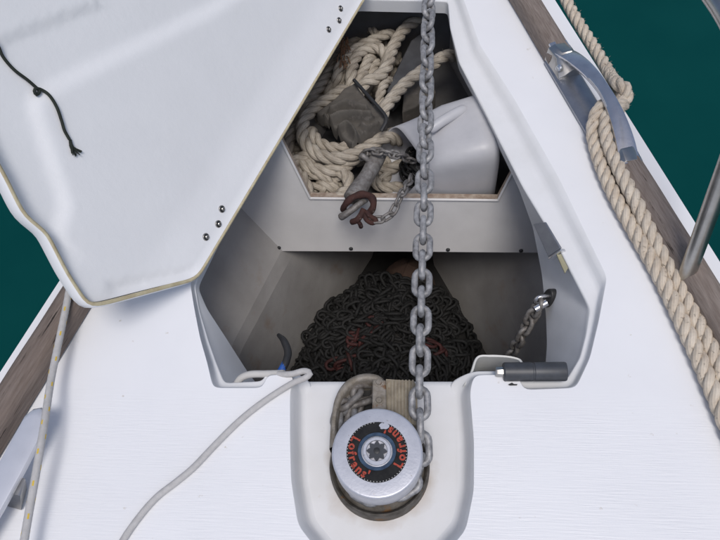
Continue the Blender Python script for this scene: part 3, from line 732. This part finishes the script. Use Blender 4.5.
# crumpled oily canvas on the rope: folded flap plus rolled folds
cv = empty('canvas_bag', U(352, 115, -.10), 'crumpled dark grey canvas bag lying on the rope coil', 'canvas bag')
c4 = [U(354, 81, -.100), U(387, 119, -.098), U(352, 147, -.120), U(316, 112, -.122)]
FOLDS = [((331, 108), (346, 105), (366, 112), .024, .0075), ((330, 117), (346, 115), (370, 119), .030, .0070), ((338, 126), (348, 124), (358, 138), .026, .0060),
         ((324, 112), (327, 122), (336, 137), .018, .0065), ((334, 134), (346, 139), (360, 141), .015, .006), ((362, 124), (369, 127), (377, 124), .015, .0055), ((352, 128), (362, 131), (370, 135), .013, .0045)]
FL = [(spline([U(*q, -.1) for q in f_[:3]], .004), f_[3], f_[4]) for f_ in FOLDS]
t = MB(); NG = 64; rows = []
for i in range(NG + 1):
    row = []
    for j in range(NG + 1):
        a_, b_ = i / NG, j / NG; p = c4[0].lerp(c4[1], a_).lerp(c4[3].lerp(c4[2], a_), b_)
        w_ = Vector((noise.noise(p * 30), noise.noise(p * 30 + Vector((5, 5, 5))), 0)); ed_ = min(a_, 1 - a_, b_, 1 - b_)
        q = p + w_ * .005; z = 0.0
        for cl, A_, wd_ in FL:
            dd = min((flat(q) - flat(c_)).length for c_ in cl); z = max(z, A_ * math.exp(-(dd / wd_) ** 2))
        z += .0022 * (1 - abs(noise.noise(Vector((p.x * 30, p.y * 75, 1)))) * 2.5) + .003 * noise.noise(p * 18) - .03 * max(0, 1 - ed_ / .03) ** 2
        row.append(q + Vector((0, 0, z)))
    rows.append(row)
t.loft(rows); t.build('crumpled_flap', M['cloth'], cv, ang=None)
t = MB(); t.tube(spline([U(354, 80, -.088), U(370, 98, -.086), U(384, 114, -.084), U(386, 121, -.086), U(381, 131, -.095)], .004), .0042, 8); t.build('bound_edge', M['black'], cv)

# dull grey slabs standing behind the rope
def slab(px, z, th, m, label, cat, name):
    P = [U(a, b, z) for a, b in px]; t = MB(); t.prism(P, [p - Vector((0, 0, th)) for p in P]); o = t.build(name, m, bevel=.004, smooth=True); tag(o, label, cat)
slab([(411, 40), (424, 30), (426, 62), (392, 97), (386, 90)], -.15, .05, M['slab'], 'smooth dark grey plate between the two rope falls', 'plate', 'grey_plate')
slab([(404, 90), (428, 68), (436, 92), (416, 106), (402, 112)], -.16, .05, M['cloth'], 'brownish grey pad tucked under the rope above the jug', 'pad', 'grey_pad')

# ------------------------------------------------------------------ cut-open plastic jug with chain inside
jm, je = U(393, 156, -.135), U(494, 150, -.135)
jx = (je - jm).normalized(); jy = Vector((-jx.y, jx.x, 0)); jl = (je - jm).length; jz = Vector((0, 0, 1))
jug = empty('plastic_jug', U(440, 195, -.23), 'translucent white plastic jug cut open, lying on its side full of chain', 'jug')
def sect(s, hy, hz_, oy=0, oz=0, n=40, p=4.5, sl=0.0):
    o = []
    for k in range(n):
        a = 2 * pi * k / n; c_, s_ = cos(a), sin(a)
        y = hy * (abs(c_) ** (2 / p)) * (1 if c_ > 0 else -1); z = hz_ * (abs(s_) ** (2 / p)) * (1 if s_ > 0 else -1)
        o.append(jm + jx * (s + sl * (.036 * z / hz_ - .032 * y / hy)) + jy * (y + oy) + jz * (z + oz))
    return o
t = MB(); J = []
for s, hy, hz_, sl in ((.004, .068, .060, 1), (.016, .070, .062, .85), (.036, .072, .066, .55), (.066, .077, .072, .12), (jl * .5, .083, .082, 0), (jl * .8, .086, .092, 0), (jl * .93, .084, .092, 0), (jl * .98, .079, .087, 0), (jl, .066, .072, 0)):
    J.append(sect(s, hy, hz_, oz=hz_ - .088, sl=sl, p=5.0))
t.loft(J, True, cap1=True); jo = t.build('body', M['jug'], jug, ang=50)
sd = jo.modifiers.new('wall', 'SOLIDIFY'); sd.thickness = .0025; sd.offset = -1
t = MB(); rA, rB = U(428, 131, -.056), U(467, 108, -.050)
t.tube(spline([rA, rA.lerp(rB, .33) + jz * .004, rA.lerp(rB, .66) + jz * .004, rB], .006), lambda s: .0105 * min(1, .5 + 6 * min(s, 1 - s)), 16); t.build('moulded_rib', M['jug'], jug)
jc = empty('jug_chain', jm + Vector((.03, 0, -.05)), 'small dark chain coiled inside the cut open jug', 'chain')
SD = link_mesh('small_dark_link', M['chaindark'], .020, .022, .0062, 5, 6); SG = link_mesh('small_link', M['galvwear'], .019, .020, .0058, 6, 7)
random.seed(3); P = []
for k in range(22): a = k * .9; P.append(jm + jx * (.045 + .03 * cos(a) + .001 * k) + jy * (.045 * sin(a)) + jz * (-.066 + .0028 * k))
lay_chain(jc, SD, P, .020, jit=.6)
tc_ = empty('tail_chain', U(380, 152, -.10), 'thin galvanised chain leading over the grey swivel into the jug', 'chain')
lay_chain(tc_, SG, [U(361, 158, -.115), U(367, 152, -.100), U(376, 151, -.092), U(386, 153, -.088), U(397, 155, -.095), U(406, 158, -.12), U(414, 162, -.14)], .019, jit=.3)

# grey swivel shank, rusty shackle hanging over the bulkhead edge, and its links
sw = empty('swivel', U(368, 175, -.12), 'rough grey galvanised swivel shank pointing at the rusty shackle', 'swivel')
t = MB(); t.tube(spline([U(380, 154, -.118), U(374, 164, -.118), U(366, 178, -.118), U(358, 190, -.118), U(352, 199, -.118)], .006), lambda s: .0185 * (.80 + .30 * s - .12 * s * s + (.06 * sin(9 * s))), 18); t.build('shank', M['galvwear'], sw, ang=None)
t = MB(); c0 = U(369, 156, -.105); t.tube(spline([c0 + Vector((.016 * cos(a), .012 * sin(a), .01 * sin(2 * a))) for a in (0, .8, 1.6, 2.4, 3.2, 4, 4.8, 5.6, 6.28)], .003), .0055, 10); t.build('eye', M['galvwear'], sw)
t = MB(); e0 = U(379, 153, -.1); t.lathe([(0, -.008), (.01, -.008), (.01, .008), (0, .008)], e0, 6, (.6, -.6, .5)); t.build('nut', M['galvwear'], sw, smooth=False)
sk_ = empty('shackle', U(360, 210, -.13), 'rusty red bow shackle hanging over the bulkhead edge', 'shackle')
zb = -.10
t = MB(); t.tube(spline([U(343, 210, zb - .03), U(345, 205, zb - .01), U(352, 198, zb), U(362, 194.5, zb), U(371, 197, zb), (U(373.5, 204, zb)), U(371, 211, zb - .01), U(364, 216, zb - .02)], .004), lambda s: (.0058 + .0016 * sin(pi * s)) * (1 + .1 * sin(31 * s)), 12); t.build('bow', M['rust'], sk_, ang=None)
t = MB(); t.tube(spline([U(341, 217, zb - .03), U(346, 214, zb - .02), U(353, 209, zb - .012), U(361, 203, zb - .01), U(366, 200, zb - .02)], .004), lambda s: .0075 - .002 * s, 10); t.build('pin', M['galvwear'], sk_, ang=None)
t = MB(); t.tube(spline([U(352, 222, zb - .02), U(357, 220, zb - .01), U(361, 215, zb - .005), U(364, 209, zb)], .004), .0062, 10); t.tube(spline([U(357, 220, zb - .012), U(360, 224, zb - .02), U(361, 227, zb - .03)], .003), .0045, 8); t.build('lug', M['rust'], sk_, ang=None)
t = MB(); t.tube(spline([U(366, 211, zb), U(370, 216, zb - .005), U(376, 220, zb - .01), U(372, 223, zb - .014), U(366, 219, zb - .01), U(365, 213, zb - .005)], .003), .0052, 8); t.build('ring', M['rust'], sk_, ang=None)
hx = empty('shackle_chain', U(392, 212, -.11), 'short bright galvanised chain from the rusty shackle up into the jug', 'chain')
lay_chain(hx, SG, [U(373, 220, -.112), U(381, 220, -.11), U(389, 217, -.105), U(395, 209, -.098), U(398, 201, -.092), U(403, 192, -.088), U(407, 185, -.10), U(411, 177, -.12)], .020, jit=.3)

# ------------------------------------------------------------------ fittings on the starboard wall
lt_ = empty('latch_plate', U(548, 240, -.04), 'bright stainless latch plate on the starboard wall of the locker', 'latch')
q = [(533, 224), (545, 222), (560.5, 248), (548, 257)]; t = MB(); zs = (-.030, -.010, -.010, -.034)
P = [U(a, b, z) for (a, b), z in zip(q, zs)]; nl = (P[1] - P[0]).cross(P[3] - P[0]).normalized(); nl = nl if nl.z > 0 else -nl
t.prism(P, [p - nl * .004 for p in P]); t.build('plate', M['bluesteel'], lt_, bevel=.0012)
t = MB(); a, b = P[3], P[2]; dn_ = nl * -.010; oo = (P[3] - P[0]).normalized() * .006
t.prism([a + oo * .1, b + oo * .1, b + oo + nl * .004, a + oo + nl * .004], [a + dn_ + oo * .1, b + dn_ + oo * .1, b + dn_ + oo, a + dn_ + oo]); t.build('lip', M['chrome'], lt_, bevel=.001)
t = MB(); P = [U(557, 255, -.022), U(561, 254, -.018), U(568, 268, -.018), U(565, 273, -.024)]; t.prism(P, [p - Vector((0, 0, .003)) for p in P]); o = t.build('tape_tab', M['yel'], smooth=False); tag(o, 'yellowed tape strip dangling below the stainless latch plate', 'tape strip')

ey = empty('padeye', U(547, 297, -.075), 'chain eye on black oval pad on the locker wall', 'padeye')
ctr = U(549, 298, -.122); nw = Vector((-.93, -.20, .28)).normalized(); a1 = Vector((.35, .2, .9)); a1 = (a1 - nw * a1.dot(nw)).normalized(); a2 = nw.cross(a1)
t = MB(); o1 = [ctr + a1 * (.021 * cos(2 * pi * k / 28)) + a2 * (.013 * sin(2 * pi * k / 28)) for k in range(28)]; t.prism([p + nw * .005 for p in o1], [p - nw * .008 for p in o1]); t.build('backing_pad', M['black'], ey, bevel=.002)
e1 = U(536, 300, -.118)
t = MB(); t.tube(spline([ctr + a1 * .006 + nw * .004, ctr.lerp(e1, .5) + a1 * .007 + nw * .006, e1 + a1 * .004, e1 - a1 * .006, ctr.lerp(e1, .5) - a1 * .007 + nw * .004, ctr - a1 * .007 + nw * .004], .003), .0034, 10); t.build('eye_bolt', M['chrome'], ey)
bc = empty('bitter_end_chain', U(525, 325, -.2), 'dull twisted chain hanging from the wall eye into the locker', 'chain')
BL = link_mesh('bitter_link', M['galvwear'], .027, .029, .0085, 7, 8)
lay_chain(bc, BL, [U(539, 302, -.118), U(535, 311, -.135), U(529, 322, -.16), U(522, 335, -.19), U(515, 348, -.25), U(508, 360, -.31)], .022, roll0=.6, jit=.3)
t = MB(); p = U(541, 306, -.118); t.lathe([(0, -.012), (.006, -.012), (.006, .012), (0, .012)], p, 10, (.6, .3, .2)); t.build('shackle_pin', M['chrome'], bc)

# open-ended bracket and grey tube on the aft ledge
br = empty('bracket', U(495, 372, -.05), 'off white plastic tray bracket at the aft edge of the locker', 'bracket')
pth = [U(463, 386, -.03), U(470, 372, -.03), U(476.5, 356.5, -.03), U(490, 354.5, -.03), U(508, 355.5, -.03), U(520, 358.5, -.03), U(523.5, 363, -.03)]
sp = spline(pth, .003); t = MB(); cc = U(495, 375, -.03); 
inn = [p + (cc - p).normalized() * .004 for p in sp]
t.loft([dz(sp, -.09), dz(sp, -.031), dz([a.lerp(b, .3) for a, b in zip(sp, inn)], -.029), dz(inn, -.030), dz(inn, -.09)]); t.build('rim', M['bracket'], br, ang=60)
t = MB(); P = [U(466, 382, -.085), U(478, 358, -.085), U(520, 360, -.085), U(522, 382, -.085)]; t.prism(P, [p - Vector((0, 0, .004)) for p in P]); t.build('tray_floor', M['grey'], br, smooth=False)
gt = empty('grey_tube', U(537, 371, -.01), 'dark grey capped tube lying on the aft ledge beside the bracket', 'tube')
ta, tb = U(503, 372, .004), U(566, 371.5, .004); dt = (tb - ta).normalized(); Lt = (tb - ta).length
t = MB(); t.lathe([(0, 0), (.0125, 0), (.0142, .002), (.0142, Lt * .46), (.0132, Lt * .47), (.0132, Lt * .49), (.0142, Lt * .50), (.0142, Lt - .002), (.0135, Lt), (0, Lt)], ta, 28, dt); t.build('body', M['grey'], gt, ang=40)
t = MB(); t.lathe([(0, -.011), (.007, -.011), (.008, -.009), (.008, 0)], ta, 8, dt); t.build('nut', M['brushed'], gt, ang=30)
tm = MB(); p = U(512, 385, .0012); tm.prism([U(a, b, .0016) for a, b in ((508, 384.6), (512, 382.6), (514, 384), (517.5, 384.2), (517, 385.4), (510, 385.6))], [U(a, b, .0002) for a, b in ((508, 384.6), (512, 382.6), (514, 384), (517.5, 384.2), (517, 385.4), (510, 385.6))])
tag(tm.build('chip', M['black'], smooth=False), 'small dark chip in the gelcoat on the lip aft of the bracket', 'chip')

# black cable with blue end
cb = empty('cable', U(283, 372, -.06), 'black cable with blue sleeve poking up behind the white hose', 'cable')
t = MB(); t.tube(spline([U(278.5, 335, -.10), U(284, 341, -.09), U(288, 352, -.085), U(286, 362, -.08), U(283, 368, -.08)], .004), lambda s: .0035 + .003 * min(1, s * 3), 10); t.build('jacket', M['black'], cb)
t = MB(); t.tube(spline([U(285.5, 363, -.08), U(281, 371, -.08), U(275, 381, -.09)], .004), .0062, 10); t.build('sleeve', M['bluetape'], cb)
# white hose behind the lip
t = MB(); t.tube(spline([U(234, 390, -.05), U(240, 379, -.032), U(250, 374.5, -.024), U(266, 374, -.020), U(284, 373.5, -.012)], .004), .0058, 12); o = t.build('hose', M['hose']); tag(o, 'short white hose end curving behind the aft edge at left', 'hose')

# white line over the deck
t = MB(); t.tube(spline([U(278, 374.5, -.004), U(292, 374, .004), U(304, 371, .008), (U(310, 373.5, .009)), U(305, 378, .0085), U(293, 383, .008), U(275, 394, .0052), U(255, 408, .0052), U(236, 424, .0052), U(215, 445, .0052), U(193, 468, .0052), U(175, 483, .0052), U(157, 497, .0052), U(140, 516, .0052), U(122, 542, .0052), U(108, 572, .0052)], .004), .0049, 14); o = t.build('white_line', M['white_line']); tag(o, 'white cord curving across the deck from the locker lip beside the windlass', 'cord')

# white line with yellow flecks over the port cleat
yl = empty('flecked_line', U(45, 420, .01), 'white line with yellow flecks running down the port side over the cleat', 'rope')
pts = spline([U(74, 262, .052), U(67, 302, .049), U(60, 336, .046), U(51, 380, .046), U(45, 420, .055), U(40, 450, .058), U(33, 490, .052), U(26, 530, .045), U(18, 580, .04)], .0035)
t = MB(); T, N, B = frames(pts); n = 26; rw = [[p + (N[i] * cos(2 * pi * k / n) + B[i] * sin(2 * pi * k / n)) * (.0051 + .0004 * ((i + k) % 2)) for k in range(n)] for i, p in enumerate(pts)]
t.loft(rw, True, cap0=True, cap1=True); yo = t.build('braid', [M['white_line'], M['fleck']], yl, ang=None)
for fidx, pf in enumerate(yo.data.polygons):
    i, k = divmod(fidx, n)
    if (i // 2) % 3 == 0 and ((k + (i // 6) * 7) % 13 in (0, 1) or (k * 7 + i * 3) % 83 == 0): pf.material_index = 1

# port cleat
pcl = empty('cleat', U(15, 490, .0), 'polished steel mooring cleat on the port deck at the left edge', 'cleat')
zc = .045; o1 = [(26, 414), (33, 408.5), (41, 407), (45, 411), (44, 422), (38, 441), (22, 472), (0, 512), (-30, 560), (-52, 588), (-66, 590), (-62, 575), (-40, 530), (0, 461)]
P = [U(*q, zc) for q in o1]; t = MB(); cx0 = sum(P, Vector()) / len(P)
t.loft([[p - Vector((0, 0, .010)) for p in [x.lerp(cx0, .05) for x in P]], [p - Vector((0, 0, .006)) for p in P], [p - Vector((0, 0, .002)) for p in P], [x.lerp(cx0, .035) + Vector((0, 0, .001)) for x in P], [x.lerp(cx0, .12) + Vector((0, 0, .0014)) for x in P]], True, cap0=True, cap1=True)
t.build('horn', M['palemetal'], pcl, ang=50)
for fx, fy in ((18, 500), (-26, 568)):
    t = MB(); b = [(fx - 11, fy + 6), (fx + 3, fy + 10), (fx + 9, fy - 12), (fx - 3, fy - 14)]
    t.loft([[U(*q, .0005) for q in b], [U(*q, .006) for q in b], [U(q[0] * .8 + fx * .2, q[1] * .8 + fy * .2 - 12, .036) for q in b]], True, cap0=True, cap1=True); t.build('foot', M['brushed'], pcl, ang=40)

# ------------------------------------------------------------------ fairlead in the starboard rail
fl_ = empty('fairlead', flat((g0 + g1) / 2), 'polished chrome fairlead let into the starboard teak rail', 'fairlead')
side = Vector((rd.y, -rd.x, 0));  side = side if side.x > 0 else -side      # outboard
def rl(s, lat, z): return flat(g0.lerp(g1, s)) + side * lat + Vector((0, 0, z))
# arched outer band
t = MB(); rw = []
for k in range(33):
    s = -.09 + 1.13 * k / 32; q_ = max(0, min(1, (s - .02) / .96)); bow_ = sin(pi * q_) ** .8; lat = .001 + .013 * bow_; z = .038 + .024 * bow_
    wv = .0100 + .0085 * (1 - bow_) ** .7; tl = .35                                  # flat strap, tipped inboard
    o_ = []
    for a_, h_ in ((-1, -.004), (-.96, 0), (-.55, .0016), (.55, .0016), (.96, -.001), (1, -.006), (.8, -.010), (-.8, -.008)):
        o_.append(rl(s, lat + a_ * wv, z + h_ + a_ * wv * tl * bow_))
    rw.append(o_)
t.loft(rw, True, cap0=True, cap1=True); t.build('horn_band', M['bluechrome'], fl_, ang=50)
t = MB(); t.loft([[rl(s, a, z) for a, z in ((-.027, .003), (-.027, .008), (-.022, .011), (.020, .011), (.026, .006), (.026, .003))] for s in (-.04, .2, .5, .8, 1.02)], True, cap0=True, cap1=True); t.build('base_plate', M['bluesteel'], fl_, ang=40)
for s0, s1, nm in ((-.06, .16, 'end_block'), (1.03, .86, 'end_block')):
    t = MB(); t.loft([[rl(s0, -.025, .008), rl(s0, -.022, .036), rl(s0, -.010, .042), rl(s0, .010, .040), rl(s0, .023, .032), rl(s0, .025, .008)],
                      [rl((s0 + s1) / 2, -.024, .008), rl((s0 + s1) / 2, -.018, .034), rl((s0 + s1) / 2, -.008, .046), rl((s0 + s1) / 2, .012, .046), rl((s0 + s1) / 2, .022, .036), rl((s0 + s1) / 2, .024, .008)],
                      [rl(s1, -.024, .008), rl(s1, -.022, .012), rl(s1, -.010, .016), rl(s1, .008, .030), rl(s1, .018, .024), rl(s1, .022, .008)]], True, cap0=True, cap1=True); t.build(nm, M['brushed'], fl_, ang=50, bevel=.001)
t = MB(); p = rl(.12, -.019, .028); t.lathe([(0, 0), (.007, 0), (.0065, .003), (.004, .0048), (0, .0052)], p, 16, (-side * .7 + Vector((0, 0, .7)))); t.build('bolt', M['chrome'], fl_)

# ------------------------------------------------------------------ mooring rope through the fairlead
mr = MB(); MRR = .0128
rope_into(mr, [U(555, -25, -.03), U(566, 0, -.03), U(578, 22, -.03), U(592, 44, -.03), U(604, 64, -.025), U(612, 78, -.015), U(618, 84, .01), U(626, 90, .015), U(624, 104, .0), U(612, 106, .025), U(602, 106, .04), U(595, 118, .03), U(593, 134, .018), U(597, 152, .0135), U(604, 172, .0135), U(616, 198, .0135), U(635, 232, .0135), U(654, 265, .0135), U(668, 292, .0135), U(682, 322, .0135), U(697, 354, .0135), U(712, 389, .0135), U(728, 427, .0135), U(760, 500, .0135), U(800, 590, .0135), U(835, 680, .0135), U(860, 760, .0135)], MRR, lay=2.5)
rope_into(mr, [U(604, 66, -.03), U(614, 82, -.01), U(622, 96, -.005), U(618, 110, .02), U(608, 116, .04), U(606, 132, .034), U(610, 148, .030), U(617, 164, .030), U(625, 181, .030), U(638, 206, .028), U(653, 236, .022), U(668, 263, .017), U(683, 292, .0145), U(697, 321, .0145), U(712, 351, .0145), U(728, 387, .0145), U(746, 420, .0145), U(785, 495, .0145), U(830, 585, .0145), U(868, 675, .0145), U(896, 755, .0145)], MRR, lay=2.5)
o = mr.build('mooring_rope', M['mrope'], ang=None); tag(o, 'clean cream doubled three-strand rope leading through the fairlead along the deck', 'rope')

def fuzz(o, n, seed, m, ln):
    rnd = random.Random(seed); me = o.data; fb = MB()
    for _ in range(n):
        p = me.polygons[rnd.randrange(len(me.polygons))]; c = p.center + Vector((rnd.uniform(-1, 1), rnd.uniform(-1, 1), 0)) * .001; nrm = p.normal
        if nrm.z < -.2: continue
        tg = Vector((rnd.uniform(-1, 1), rnd.uniform(-1, 1), rnd.uniform(-.3, .6))); L_ = rnd.uniform(.4, 1) * ln
        fb.tube([c - nrm * .001, c + nrm * L_ * .25 + tg * L_ * .3, c + nrm * L_ * .35 + tg * L_], .00028, 3)
    f = fb.build('loose_fibres', m, o, ang=None); f['kind'] = 'stuff'
fuzz(o, 2600, 4, M['mrope'], .007)
fuzz(ro_, 2600, 5, M['rope'], .009)

# ------------------------------------------------------------------ pulpit leg and rail
pu = empty('stanchion', U(684, 287, 0), 'stainless steel pulpit leg rising inside the starboard rail', 'stanchion')
b0 = U(682, 288, .0); tp = U(752, 96, .30)
t = MB(); t.tube([b0.lerp(tp, k / 10) for k in range(11)] , .0128, 24); t.build('tube', M['brushed'], pu, ang=60)
t = MB(); t.lathe([(.0, .0005), (.021, .0005), (.021, .004), (.018, .006), (.0135, .007)], b0, 28); t.build('base_flange', M['brushed'], pu)
t = MB(); t.tube(spline([U(668, -70, .34), U(702, -18, .34), U(724, 14, .34), U(748, 60, .33), tp + Vector((.02, -.03, .01))], .02), .0125, 20); t.build('rail', M['brushed'], pu)
